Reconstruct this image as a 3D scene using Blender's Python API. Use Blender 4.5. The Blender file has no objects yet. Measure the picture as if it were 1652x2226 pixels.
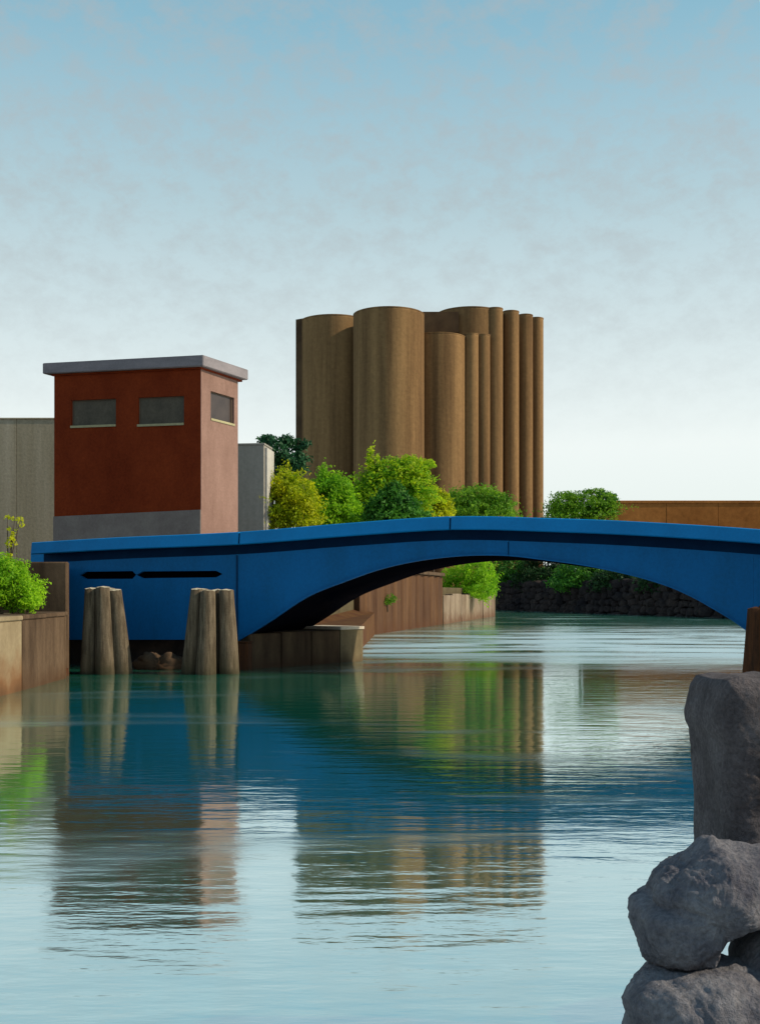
import bpy, bmesh, math, random
import numpy as np
from mathutils import Vector, noise
random.seed(7); rng = np.random.default_rng(7)
R = math.radians
scn = bpy.context.scene
COL = scn.collection

# ------------------------------------------------------------------ camera
EYE = 3.0
FPX = 2400.0; CX = 826.0; HY = 1290.0; CYY = 1113.0; WPX = 1652.0
cd = bpy.data.cameras.new('camera'); cam = bpy.data.objects.new('camera', cd); COL.objects.link(cam)
cd.sensor_fit = 'HORIZONTAL'; cd.sensor_width = 36; cd.lens = 36*FPX/WPX
cd.shift_y = (HY-CYY)/WPX; cd.clip_end = 6000; cd.clip_start = .05
cam.location = (0, 0, EYE); cam.rotation_euler = (R(90), 0, 0)
scn.camera = cam
scn.view_settings.view_transform = 'Standard'; scn.view_settings.look = 'None'
scn.view_settings.gamma = 1; scn.view_settings.use_curve_mapping = False
scn.view_settings.exposure = 0.0

# ------------------------------------------------------------------ sun + sky
SUN_EL = R(36); SUN_AZ = R(97)          # azimuth clockwise from +Y (the view direction)
sd = bpy.data.lights.new('sun', 'SUN'); sd.energy = 5.0; sd.angle = R(.6); sd.color = (1, .85, .62)
so = bpy.data.objects.new('sun', sd); COL.objects.link(so)
to_sun = Vector((math.sin(SUN_AZ)*math.cos(SUN_EL), math.cos(SUN_AZ)*math.cos(SUN_EL), math.sin(SUN_EL)))
so.rotation_euler = to_sun.to_track_quat('Z', 'Y').to_euler(); so.location = (60, 40, 80)

W = bpy.data.worlds.new('World'); scn.world = W; W.use_nodes = True
nt = W.node_tree; nt.nodes.clear(); N = nt.nodes.new; L = nt.links.new
wo = N('ShaderNodeOutputWorld'); bg = N('ShaderNodeBackground'); L(bg.outputs[0], wo.inputs[0])
bg.inputs[1].default_value = .12
sky = N('ShaderNodeTexSky'); sky.sky_type = 'NISHITA'; sky.sun_disc = False
sky.sun_elevation = SUN_EL; sky.sun_rotation = SUN_AZ; sky.air_density = 1.2; sky.dust_density = 1.0; sky.ozone_density = 1.5
tc = N('ShaderNodeTexCoord'); sx = N('ShaderNodeSeparateXYZ'); L(tc.outputs['Generated'], sx.inputs[0])
ramp = N('ShaderNodeValToRGB'); L(sx.outputs[2], ramp.inputs[0])
el = ramp.color_ramp.elements
el[0].position = 0; el[0].color = (.62, .71, .72, 1)
el[1].position = .98; el[1].color = (.07, .20, .34, 1)
for p, c in ((.13, (.75, .81, .80, 1)), (.22, (.58, .68, .695, 1)), (.33, (.39, .54, .59, 1)), (.46, (.215, .42, .53, 1)), (.6, (.13, .32, .46, 1))):
    e = ramp.color_ramp.elements.new(p); e.color = c
mp = N('ShaderNodeMapping'); mp.inputs['Scale'].default_value = (1, 1, 1.5); mp.inputs['Rotation'].default_value = (0, R(25), 0)
L(tc.outputs['Generated'], mp.inputs[0])
n1 = N('ShaderNodeTexNoise'); n1.inputs['Scale'].default_value = 34; n1.inputs['Detail'].default_value = 9; n1.inputs['Roughness'].default_value = .68
n1.inputs['Distortion'].default_value = .1
L(mp.outputs[0], n1.inputs[0])
r2 = N('ShaderNodeValToRGB'); L(n1.outputs[0], r2.inputs[0])
r2.color_ramp.elements[0].position = .42; r2.color_ramp.elements[0].color = (0, 0, 0, 1)
r2.color_ramp.elements[1].position = .66; r2.color_ramp.elements[1].color = (1, 1, 1, 1)
# thin grey-warm veils, strongest above the whitish horizon
mr = N('ShaderNodeMapRange'); L(sx.outputs[2], mr.inputs[0]); mr.inputs[1].default_value = .12; mr.inputs[2].default_value = .34
mr.inputs[3].default_value = .0; mr.inputs[4].default_value = .46
mm = N('ShaderNodeMath'); mm.operation = 'MULTIPLY'; L(r2.outputs[0], mm.inputs[0]); L(mr.outputs[0], mm.inputs[1])
veil = N('ShaderNodeMix'); veil.data_type = 'RGBA'; L(mm.outputs[0], veil.inputs[0]); L(ramp.outputs[0], veil.inputs[6])
veil.inputs[7].default_value = (.385, .40, .40, 1)
sc = N('ShaderNodeMix'); sc.data_type = 'RGBA'; sc.blend_type = 'MULTIPLY'; sc.inputs[0].default_value = 1
L(veil.outputs[2], sc.inputs[6]); sc.inputs[7].default_value = (10.6, 10.4, 10.2, 1); sc.clamp_result = False
fin = N('ShaderNodeMix'); fin.data_type = 'RGBA'; fin.inputs[0].default_value = .86
L(sky.outputs[0], fin.inputs[6]); L(sc.outputs[2], fin.inputs[7]); L(fin.outputs[2], bg.inputs[0])

# ------------------------------------------------------------------ helpers
def P(px, py, d): return Vector(((px-CX)/FPX*d, d, EYE-(py-HY)/FPX*d))
def Zp(py, d): return EYE-(py-HY)/FPX*d
def Xp(px, d): return (px-CX)/FPX*d

def tag(o, label=None, cat=None, group=None, kind=None):
    if label: o['label'] = label
    if cat: o['category'] = cat
    if group: o['group'] = group
    if kind: o['kind'] = kind
    return o
def thing(name, loc, label, cat, group=None):
    o = bpy.data.objects.new(name, None); o.location = loc; o.empty_display_size = .3
    COL.objects.link(o); return tag(o, label, cat, group)
WL = {}
def wloc(o):
    v = Vector((0, 0, 0))
    while o: v += o.location; o = o.parent
    return v
def mesh_obj(name, me, mats, parent=None, smooth=False, origin=None):
    """me is in world coordinates; move it into the parent's frame"""
    if not isinstance(mats, (list, tuple)): mats = [mats]
    for m in mats: me.materials.append(m)
    o = bpy.data.objects.new(name, me)
    off = wloc(parent) if parent else Vector((0, 0, 0))
    if origin is None: origin = off
    origin = Vector(origin)
    if origin.length: me.transform(__import__('mathutils').Matrix.Translation(-origin))
    o.location = origin-off
    if parent: o.parent = parent
    COL.objects.link(o)
    if smooth: me.shade_smooth()
    return o
def bm_obj(name, bm, mats, parent=None, smooth=False, origin=None, recalc=True):
    if recalc: bmesh.ops.recalc_face_normals(bm, faces=bm.faces)
    me = bpy.data.meshes.new(name); bm.to_mesh(me); bm.free()
    return mesh_obj(name, me, mats, parent, smooth, origin)
def box_pts(bm, p8):
    v = [bm.verts.new(p) for p in p8]
    for f in ((0,1,2,3), (7,6,5,4), (0,4,5,1), (1,5,6,2), (2,6,7,3), (3,7,4,0)): bm.faces.new([v[i] for i in f])
def obox(bm, o, u, v, s0, s1, t0, t1, z0, z1):
    """box in frame origin o, horizontal axes u (length) v (depth)"""
    q = lambda s, t, z: Vector((o[0]+u[0]*s+v[0]*t, o[1]+u[1]*s+v[1]*t, z))
    box_pts(bm, [q(s0,t0,z0), q(s1,t0,z0), q(s1,t1,z0), q(s0,t1,z0), q(s0,t0,z1), q(s1,t0,z1), q(s1,t1,z1), q(s0,t1,z1)])
def bevel(bm, w, seg=1):
    bmesh.ops.recalc_face_normals(bm, faces=bm.faces)
    es = [e for e in bm.edges if len(e.link_faces) == 2 and e.calc_face_angle(0) > .5]
    bmesh.ops.bevel(bm, geom=es, offset=w, segments=seg, affect='EDGES', clamp_overlap=True)
def prism(bm, front, back):
    a = [bm.verts.new(p) for p in front]; b = [bm.verts.new(p) for p in back]; n = len(a)
    bm.faces.new(a); bm.faces.new(b[::-1])
    for i in range(n): bm.faces.new([a[i], b[i], b[(i+1) % n], a[(i+1) % n]])
def poly_slab(bm, pts, z0, z1):
    prism(bm, [Vector((x, y, z1)) for x, y in pts], [Vector((x, y, z0)) for x, y in pts])

def mat(name, c1, c2=None, rough=.85, scale=1.5, streak=None, bump=.15, bscale=25, grain=.12, stain=None, contrast=(.35, .65), spec=.14, dist=.02):
    """c1/c2 patchy tones; streak = (sx,sy,sz) noise stretching; stain = (z_lo, z_hi, colour) tide/dirt mark near a height"""
    m = bpy.data.materials.new(name); m.use_nodes = True; t = m.node_tree; n = t.nodes; l = t.links
    b = n['Principled BSDF']; b.inputs['Roughness'].default_value = rough; b.inputs['Specular IOR Level'].default_value = spec
    g = n.new('ShaderNodeNewGeometry'); mp = n.new('ShaderNodeMapping'); l.new(g.outputs['Position'], mp.inputs[0])
    if streak: mp.inputs['Scale'].default_value = streak
    a = n.new('ShaderNodeTexNoise'); a.inputs['Scale'].default_value = scale; a.inputs['Detail'].default_value = 6; a.inputs['Roughness'].default_value = .65
    l.new(mp.outputs[0], a.inputs[0])
    r = n.new('ShaderNodeValToRGB'); l.new(a.outputs[0], r.inputs[0])
    r.color_ramp.elements[0].position, r.color_ramp.elements[1].position = contrast
    r.color_ramp.elements[0].color = (*c1, 1); r.color_ramp.elements[1].color = (*(c2 or c1), 1)
    f = n.new('ShaderNodeTexNoise'); f.inputs['Scale'].default_value = bscale; f.inputs['Detail'].default_value = 5; f.inputs['Roughness'].default_value = .7
    l.new(g.outputs['Position'], f.inputs[0])
    mr = n.new('ShaderNodeMapRange'); l.new(f.outputs[0], mr.inputs[0]); mr.inputs[1].default_value = .3; mr.inputs[2].default_value = .7
    mr.inputs[3].default_value = 1-grain; mr.inputs[4].default_value = 1+grain
    mx = n.new('ShaderNodeMix'); mx.data_type = 'RGBA'; mx.blend_type = 'MULTIPLY'; mx.inputs[0].default_value = 1
    l.new(r.outputs[0], mx.inputs[6]); l.new(mr.outputs[0], mx.inputs[7])
    out = mx.outputs[2]
    for st in (stain or []):
        z0, z1, c = st
        s = n.new('ShaderNodeSeparateXYZ'); l.new(g.outputs['Position'], s.inputs[0])
        w = n.new('ShaderNodeTexNoise'); w.inputs['Scale'].default_value = 1.3; w.inputs['Detail'].default_value = 5; l.new(g.outputs['Position'], w.inputs[0])
        ad = n.new('ShaderNodeMath'); ad.operation = 'MULTIPLY_ADD'; l.new(w.outputs[0], ad.inputs[0]); ad.inputs[1].default_value = (z1-z0)*1.6; l.new(s.outputs[2], ad.inputs[2])
        q = n.new('ShaderNodeMapRange'); l.new(ad.outputs[0], q.inputs[0]); q.inputs[1].default_value = z0+(z1-z0)*.8; q.inputs[2].default_value = z1+(z1-z0)*.8
        q.inputs[3].default_value = .85; q.inputs[4].default_value = 0
        m2 = n.new('ShaderNodeMix'); m2.data_type = 'RGBA'; l.new(q.outputs[0], m2.inputs[0]); l.new(out, m2.inputs[6]); m2.inputs[7].default_value = (*c, 1)
        out = m2.outputs[2]
    l.new(out, b.inputs['Base Color'])
    if bump:
        bp = n.new('ShaderNodeBump'); bp.inputs['Strength'].default_value = bump; bp.inputs['Distance'].default_value = dist
        ad = n.new('ShaderNodeMath'); l.new(f.outputs[0], ad.inputs[0]); l.new(a.outputs[0], ad.inputs[1]); l.new(ad.outputs[0], bp.inputs['Height']); l.new(bp.outputs[0], b.inputs['Normal'])
    return m

def leaf_mat(name, dark, light, sc=.6, trans=.45):
    m = bpy.data.materials.new(name); m.use_nodes = True; t = m.node_tree; n = t.nodes; l = t.links
    b = n['Principled BSDF']; b.inputs['Roughness'].default_value = .6; b.inputs['Specular IOR Level'].default_value = .25
    g = n.new('ShaderNodeNewGeometry')
    a = n.new('ShaderNodeTexNoise'); a.inputs['Scale'].default_value = sc; a.inputs['Detail'].default_value = 4; l.new(g.outputs['Position'], a.inputs[0])
    ad = n.new('ShaderNodeMath'); ad.operation = 'MULTIPLY_ADD'; l.new(g.outputs['Random Per Island'], ad.inputs[0]); ad.inputs[1].default_value = .30; l.new(a.outputs[0], ad.inputs[2])
    r = n.new('ShaderNodeValToRGB'); l.new(ad.outputs[0], r.inputs[0])
    r.color_ramp.elements[0].position = .45; r.color_ramp.elements[1].position = .88
    r.color_ramp.elements[0].color = (*dark, 1); r.color_ramp.elements[1].color = (*light, 1)
    l.new(r.outputs[0], b.inputs['Base Color'])
    tr = n.new('ShaderNodeBsdfTranslucent'); l.new(r.outputs[0], tr.inputs[0])
    mx = n.new('ShaderNodeMixShader'); mx.inputs[0].default_value = trans
    l.new(b.outputs[0], mx.inputs[1]); l.new(tr.outputs[0], mx.inputs[2]); l.new(mx.outputs[0], n['Material Output'].inputs[0])
    return m

M = dict(
    blue=mat('blue_paint', (.0005, .105, .31), (.001, .075, .205), rough=.55, scale=.6, streak=(1.3, 1.3, .35), grain=.12, bscale=9, bump=.06, spec=.12, contrast=(.25, .75)),
    bluerail=mat('rail_paint', (.0006, .175, .46), (.0008, .14, .37), rough=.5, scale=.5, grain=.07, bscale=14, bump=.05, spec=.15),
    navy=mat('navy_joint_shade', (.001, .024, .075), (.0015, .034, .095), rough=.7, scale=.6, bump=.05, spec=.1),  # dark joints, and painted shade on the deck edge
    soffit=mat('shade_black_steel', (.0025, .003, .006), (.006, .005, .007), rough=1, scale=.8, spec=0),  # near-black colour paints the shade under the arch and in the slots
    brick=mat('red_wall', (.125, .0165, .0035), (.19, .030, .007), scale=.55, streak=(1, 1, .7), bscale=7, grain=.22, rough=.9, bump=.25, contrast=(.3, .7)),
    pink=mat('sunlit_side_wall', (.18, .108, .09), (.24, .15, .128), scale=.7, streak=(1, 1, .4), bscale=8, grain=.15, rough=.9, bump=.2),  # sunlit look of the side wall put into the colour
    plinth=mat('plinth_concrete', (.16, .135, .13), (.20, .175, .165), scale=.8, bscale=8, bump=.2),
    slab=mat('slab_concrete', (.17, .16, .18), (.23, .21, .235), scale=.7, streak=(.5, .5, 2), bscale=9, bump=.2),
    pane=mat('grime_pane', (.055, .046, .034), (.085, .072, .052), rough=.55, scale=1.2, bscale=6, grain=.2, bump=.03, spec=.25),
    pane2=mat('dark_pane', (.03, .02, .018), (.05, .035, .03), rough=.3, scale=1.4, bump=.03, spec=.5),
    frame=mat('window_frame', (.10, .075, .055), rough=.6, scale=3, bump=.05),
    sill=mat('sill_stone', (.36, .33, .20), (.28, .26, .16), rough=.8, scale=3, bump=.1),
    silo=mat('silo_concrete', (.10, .057, .027), (.265, .16, .072), scale=.16, streak=(2.2, 2.2, .10), bscale=1.6, grain=.16, rough=.95, bump=.3, contrast=(.3, .7), dist=.15,
             stain=[(2, 26, (.13, .058, .028))]),
    silodark=mat('dark_brown_concrete', (.05, .03, .018), (.09, .055, .03), scale=.3, rough=.95),
    gwall=mat('grey_tan_wall', (.26, .225, .16), (.36, .32, .25), scale=.35, streak=(2.2, 2.2, .12), bscale=5, grain=.16, rough=.95, bump=.3, dist=.05),
    wwall=mat('pale_grey_wall', (.22, .21, .19), (.28, .265, .245), scale=.4, streak=(2, 2, .2), bscale=4, bump=.2),
    brownb=mat('ochre_brick', (.25, .09, .022), (.38, .15, .04), scale=.09, bscale=1.2, grain=.2, rough=.95, bump=.15, contrast=(.35, .62), stain=[(4, 9.5, (.26, .15, .10))]),
    conc=mat('tan_concrete', (.15, .115, .07), (.22, .175, .11), scale=.8, streak=(1, 1, .4), bscale=8, rough=.9, bump=.3, stain=[(.2, 1.4, (.12, .05, .018)), (-.4, .35, (.04, .02, .01))]),
    conc2=mat('old_concrete', (.035, .020, .012), (.085, .055, .030), scale=.9, streak=(1.6, 1.6, .35), bscale=8, rough=.9, bump=.4, stain=[(-.1, .6, (.05, .025, .014))]),
    brownwall=mat('brown_wall', (.042, .026, .016), (.10, .066, .042), scale=.7, streak=(1.6, 1.6, .35), bscale=7, rough=.95, bump=.4, stain=[(-.1, .7, (.05, .025, .012))]),
    sheet=mat('rusty_sheet_pile', (.040, .018, .010), (.095, .048, .023), scale=.35, streak=(2, 2, .25), bscale=4, rough=.9, bump=.2, stain=[(-.1, 1.0, (.06, .025, .012))]),
    darkstone=mat('dark_footing', (.012, .009, .009), (.045, .03, .022), scale=.8, bscale=6, rough=.9, bump=.4),
    wood=mat('weathered_timber', (.048, .036, .024), (.14, .11, .076), scale=1.6, streak=(5, 5, .5), bscale=18, grain=.2, rough=.95, bump=.6, stain=[(-.1, 1.0, (.045, .036, .020)), (-.3, .3, (.012, .016, .008))]),
    woodtop=mat('bleached_timber_end', (.33, .29, .21), (.5, .45, .34), scale=6, rough=.95, bump=.3),
    wooddark=mat('tarred_timber', (.03, .014, .008), (.085, .032, .013), scale=1.5, streak=(5, 5, .4), bscale=14, rough=.9, bump=.5),
    rock=mat('grey_boulder', (.085, .083, .105), (.22, .215, .235), scale=3.4, bscale=34, grain=.34, rough=.95, bump=1, contrast=(.34, .68), dist=.03),
    rock2=mat('brown_grey_granite', (.06, .05, .054), (.14, .125, .135), scale=3, bscale=34, grain=.34, rough=.95, bump=1, contrast=(.3, .7), dist=.03),
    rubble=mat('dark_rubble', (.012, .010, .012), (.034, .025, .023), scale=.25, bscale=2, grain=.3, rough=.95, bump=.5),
    earth=mat('bank_earth', (.06, .045, .028), (.10, .085, .045), scale=.3, bscale=4, rough=1, bump=.4),
    rustearth=mat('rusty_soil', (.06, .022, .01), (.09, .045, .015), scale=.8, bscale=6, rough=1, bump=.4),
    asphalt=mat('asphalt', (.05, .05, .052), (.06, .058, .056), scale=2, bscale=40, bump=.1),
    bark=mat('bark', (.05, .035, .025), (.09, .065, .045), scale=4, bump=.4),
    l_yel=leaf_mat('leaf_yellow_green', (.24, .36, .006), (.62, .62, .015), .45, .6),
    l_bri=leaf_mat('leaf_bright_green', (.12, .34, .012), (.36, .62, .02), .5, .6),
    l_mid=leaf_mat('leaf_mid_green', (.10, .32, .010), (.50, .62, .015), .4, .6),
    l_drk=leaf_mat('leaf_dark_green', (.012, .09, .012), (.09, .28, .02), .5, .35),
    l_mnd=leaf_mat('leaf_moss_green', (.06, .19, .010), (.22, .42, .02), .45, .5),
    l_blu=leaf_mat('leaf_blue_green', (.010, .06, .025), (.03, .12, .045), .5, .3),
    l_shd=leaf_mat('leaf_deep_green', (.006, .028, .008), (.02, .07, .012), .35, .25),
)
# ------------------------------------------------------------------ water
def make_water():
    bm = bmesh.new()
    S = 3000
    v = [bm.verts.new(p) for p in ((-S, -200, 0), (S, -200, 0), (S, S, 0), (-S, S, 0))]; bm.faces.new(v)
    m = bpy.data.materials.new('canal_water'); m.use_nodes = True; t = m.node_tree; n = t.nodes; l = t.links
    n.clear(); out = n.new('ShaderNodeOutputMaterial')
    g = n.new('ShaderNodeNewGeometry')
    def nz(scale, sc, det=3, rough=.5, rot=0, dist=0):
        mp = n.new('ShaderNodeMapping'); mp.inputs['Scale'].default_value = sc; mp.inputs['Rotation'].default_value = (0, 0, rot); l.new(g.outputs['Position'], mp.inputs[0])
        a = n.new('ShaderNodeTexNoise'); a.inputs['Scale'].default_value = scale; a.inputs['Detail'].default_value = det; a.inputs['Roughness'].default_value = rough
        a.inputs['Distortion'].default_value = dist
        l.new(mp.outputs[0], a.inputs[0]); return a.outputs[0]
    def mth(op, a, b, c=None):
        q = n.new('ShaderNodeMath'); q.operation = op
        for i, x in enumerate((a, b, c)):
            if x is None: continue
            if isinstance(x, (int, float)): q.inputs[i].default_value = x
            else: l.new(x, q.inputs[i])
        return q.outputs[0]
    # ripple field: long crests lying across the canal + small chop
    big = nz(1.0, (.55, 2.0, 1), 2, .45, R(3))
    mid = nz(1.0, (1.6, 5.5, 1), 3, .5, R(-4))
    fine = nz(1.0, (7, 16, 1), 2, .5, R(6))
    h = mth('MULTIPLY', big, .0085); h = mth('MULTIPLY_ADD', mid, .0036, h)
    h = mth('MULTIPLY_ADD', fine, .0008, h)
    # gusts: patches where the wind roughens the surface
    sp = n.new('ShaderNodeSeparateXYZ'); l.new(g.outputs['Position'], sp.inputs[0])
    gust = nz(1.0, (.05, .16, 1), 4, .6, R(4), .6)
    gm = n.new('ShaderNodeMapRange'); l.new(gust, gm.inputs[0]); gm.inputs[1].default_value = .54; gm.inputs[2].default_value = .64; gm.inputs[3].default_value = 0; gm.inputs[4].default_value = 1
    # open reach behind the bridge is ruffled by wind, the reach in front is sheltered
    bk = n.new('ShaderNodeMapRange'); l.new(sp.outputs[1], bk.inputs[0]); bk.inputs[1].default_value = 40; bk.inputs[2].default_value = 58; bk.inputs[3].default_value = 0; bk.inputs[4].default_value = 1
    bk2 = n.new('ShaderNodeMapRange'); l.new(sp.outputs[1], bk2.inputs[0]); bk2.inputs[1].default_value = 75; bk2.inputs[2].default_value = 105; bk2.inputs[3].default_value = 1; bk2.inputs[4].default_value = .12
    ruf = mth('MULTIPLY', bk.outputs[0], bk2.outputs[0])
    stv = n.new('ShaderNodeMapRange'); l.new(nz(1.0, (.09, .42, 1), 5, .65, R(3), .5), stv.inputs[0]); stv.inputs[1].default_value = .40; stv.inputs[2].default_value = .56; stv.inputs[3].default_value = .12; stv.inputs[4].default_value = 1.1
    ruf = mth('MULTIPLY', ruf, stv.outputs[0])
    gf = mth('MULTIPLY', gm.outputs[0], .30)
    amt = mth('MAXIMUM', ruf, gf)
    chop = nz(1.0, (1.1, 3.0, 1), 4, .6, R(-3))
    h2 = mth('MULTIPLY', chop, amt); h = mth('MULTIPLY_ADD', h2, .03, h)
    bp = n.new('ShaderNodeBump'); bp.inputs['Strength'].default_value = 1; bp.inputs['Distance'].default_value = 1; l.new(h, bp.inputs['Height'])
    gl = n.new('ShaderNodeBsdfGlossy'); gl.inputs['Roughness'].default_value = .05; gl.inputs['Color'].default_value = (.90, .98, 1.0, 1); l.new(bp.outputs[0], gl.inputs['Normal'])
    rg = mth('MULTIPLY_ADD', ruf, .36, .07); rg2 = mth('MULTIPLY_ADD', gm.outputs[0], .16, .07); l.new(mth('MAXIMUM', rg, rg2), gl.inputs['Roughness'])
    df = n.new('ShaderNodeBsdfDiffuse'); df.inputs['Color'].default_value = (.014, .225, .145, 1)
    fr = n.new('ShaderNodeFresnel'); fr.inputs['IOR'].default_value = 1.6
    fm = n.new('ShaderNodeMapRange'); l.new(fr.outputs[0], fm.inputs[0]); fm.inputs[1].default_value = 0; fm.inputs[2].default_value = .45; fm.inputs[3].default_value = .84; fm.inputs[4].default_value = .89
    mx = n.new('ShaderNodeMixShader'); l.new(fm.outputs[0], mx.inputs[0]); l.new(df.outputs[0], mx.inputs[1]); l.new(gl.outputs[0], mx.inputs[2]); l.new(mx.outputs[0], out.inputs[0])
    tag(bm_obj('canal_water', bm, m), kind='structure')
make_water()

# ------------------------------------------------------------------ bridge frame
al = math.atan(.3); CA, SA = math.cos(al), math.sin(al)
BO = (0.0, 41.5); BU = (CA, -SA); BV = (SA, CA); BW = 7.4
def bs(px, t=0):
    k = (px-CX)/FPX
    return (k*(BO[1]+t*CA)-t*SA)/(CA+k*SA)
def bw(s, t, z): return Vector((BO[0]+s*BU[0]+t*BV[0], BO[1]+s*BU[1]+t*BV[1], z))
def bz(px, py, t=0):
    s = bs(px, t); return Zp(py, BO[1]+s*BU[1]+t*BV[1])
def interp(pts, x):
    if x <= pts[0][0]: i = 0
    elif x >= pts[-1][0]: i = len(pts)-2
    else: i = next(k for k in range(len(pts)-1) if pts[k][0] <= x <= pts[k+1][0])
    (a, ya), (b, yb) = pts[i], pts[i+1]
    return ya+(yb-ya)*(x-a)/(b-a)
def smoothpts(p, n=120):
    # Catmull-Rom through the points
    out = []
    for i in range(len(p)-1):
        p0 = p[max(i-1, 0)]; p1 = p[i]; p2 = p[i+1]; p3 = p[min(i+2, len(p)-1)]
        for k in range(8):
            t = k/8
            out.append(tuple(.5*((2*p1[j])+(-p0[j]+p2[j])*t+(2*p0[j]-5*p1[j]+4*p2[j]-p3[j])*t*t+(-p0[j]+3*p1[j]-3*p2[j]+p3[j])*t**3) for j in (0, 1)))
    out.append(p[-1]); return out
RAIL = [(67, 1179), (250, 1168), (515, 1156), (750, 1137), (978, 1122), (1200, 1126), (1400, 1134), (1652, 1150), (1900, 1172), (2250, 1214)]
rail_sz = smoothpts([(bs(x), bz(x, y)) for x, y in RAIL])
def RT(s): return interp(rail_sz, s)
ARCH = [(530, 1384), (582, 1352), (662, 1299), (742, 1266), (822, 1238), (902, 1220), (982, 1210), (1050, 1207), (1111, 1209), (1171, 1216), (1271, 1230), (1371, 1251), (1451, 1275), (1511, 1302), (1551, 1325), (1591, 1349), (1640, 1385)]
arch_sz = smoothpts([(bs(x, .3), bz(x, y, .3)) for x, y in ARCH])
def AB(s): return interp(arch_sz, s)

# ---- land --------------------------------------------------------------
def land(name, pts, z0, z1, m, label=None):
    bm = bmesh.new(); poly_slab(bm, pts, z0, z1); return tag(bm_obj(name, bm, m), kind='structure')
land('canal_bed', [(-3000, -300), (3000, -300), (3000, 3000), (-3000, 3000)], -3.4, -3, M['earth'])
# left bank: low quay in front of the bridge, higher ground beyond
land('left_bank', [(-400, -150), (-11.5, -150), (-11.5, 39.4), (-400, 39.4)], -3, 2.3, M['earth'])
a0 = bw(bs(-40), 1.1, 0); a1 = bw(bs(520), 1.1, 0)
land('upper_ground', [(-400, 46.8), (-12.9, 46.8), (-7.0, 45.2), (-6.4, 46.5), (-4.7, 53), (-3.9, 60), (-1.3, 80), (14.2, 143.5), (-400, 152)], -3, 3.6, M['earth'])
land('far_bank', [(-600, 205), (24, 205), (28, 191), (50, 123), (55, 80), (46, 52), (30, 41.5), (17, 41), (17.5, 34), (400, 34), (1500, 400), (3000, 3000), (-3000, 3000), (-3000, 205)], -3, 3.4, M['earth'])
land('right_bank', [(3.3, 7.8), (3.9, 2), (3.2, -150), (400, -150), (400, 33.9), (13.6, 33.9)], -3, 1.0, M['earth'])

# ---- quay wall, left -------------------------------------------------------
t = thing('quay_wall', (-11.25, 20, 0), 'low tan concrete quay wall under the yellow-green bush, stained brown at the waterline', 'wall')
y = -20.0; k = 0
while y < 38.9:
    L_ = 2.35
    bm = bmesh.new(); top = 2.18+random.uniform(-.03, .03); dx = random.uniform(-.03, .03)
    obox(bm, (0, 0), (1, 0), (0, 1), -11.9, -11.04+dx, y+.02, min(y+L_, 39)-.02, -2.5, top); bevel(bm, .035)
    mt_ = M['conc'] if y < 34 else M['brownwall']
    bm_obj('concrete_panel', bm, mt_, t)
    bm = bmesh.new(); obox(bm, (0, 0), (1, 0), (0, 1), -12.1, -11.0+dx, y+.01, min(y+L_, 39)-.01, top+.004, top+.15); bevel(bm, .03)
    bm_obj('coping', bm, mt_, t)
    y += L_
# ---- wing wall (brown) ------------------------------------------------------
t = thing('wing_wall', (-12.5, 41, 0), 'tall brown stained wing wall between the quay and the blue bridge end', 'wall')
p0 = Vector((-17.5, 40.6, 0)); p1 = Vector((-11.42, 40.3, 0)); u = (p1-p0).normalized(); v = Vector((-u.y, u.x, 0))
nseg = 4; Lw = (p1-p0).length
for i in range(nseg):
    bm = bmesh.new(); obox(bm, p0, u, v, Lw*i/nseg+.012, Lw*(i+1)/nseg-.012, random.uniform(-.02, .02), .3, -2.5, 4.15+random.uniform(-.03, .03)); bevel(bm, .05)
    bm_obj('wall_panel', bm, M['brownwall'], t)
bm = bmesh.new(); poly_slab(bm, [(-17, 40.96), (-11.56, 40.68), (-13.0, 45.6), (-18, 46.7)], -2.5, 4.1); bm_obj('return_wall', bm, M['brownwall'], t)
# timber kerb along the foot
bm = bmesh.new(); obox(bm, p0, u, v, 2, Lw+.1, -.35, -.06, -.8, .28); bevel(bm, .04); bm_obj('foot_beam', bm, M['wooddark'], t)

# ---- bridge ------------------------------------------------------------------
B = thing('arch_bridge', bw(0, 3, 0), 'bright blue low arched road bridge spanning the canal', 'bridge')
def sweep(bm, svals, prof):
    """prof(s) -> list of (t,z)"""
    rings = []
    for s in svals:
        rings.append([bm.verts.new(bw(s, t_, z_)) for t_, z_ in prof(s)])
    n = len(rings[0])
    for a, b in zip(rings[:-1], rings[1:]):
        for i in range(n): bm.faces.new([a[i], a[(i+1) % n], b[(i+1) % n], b[i]])
    bm.faces.new(rings[0]); bm.faces.new(rings[-1][::-1])
def srange(a, b, step=.7):
    n = max(1, int((b-a)/step)); return [a+(b-a)*i/n for i in range(n+1)]
S0, S1, S2, S3 = bs(67), bs(519), bs(978), bs(2200)
gap = .035
for a, b in ((S0, S1-gap), (S1+gap, S2-gap), (S2+gap, S3)):
    bm = bmesh.new()
    sweep(bm, srange(a, b), lambda s: [(0, RT(s)-.47), (.06, RT(s)-.03), (.10, RT(s)), (.42, RT(s)), (.45, RT(s)-.04), (.45, RT(s)-.44), (.42, RT(s)-.49), (.05, RT(s)-.50)])
    bm_obj('parapet_rail', bm, M['bluerail'], B)
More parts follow.
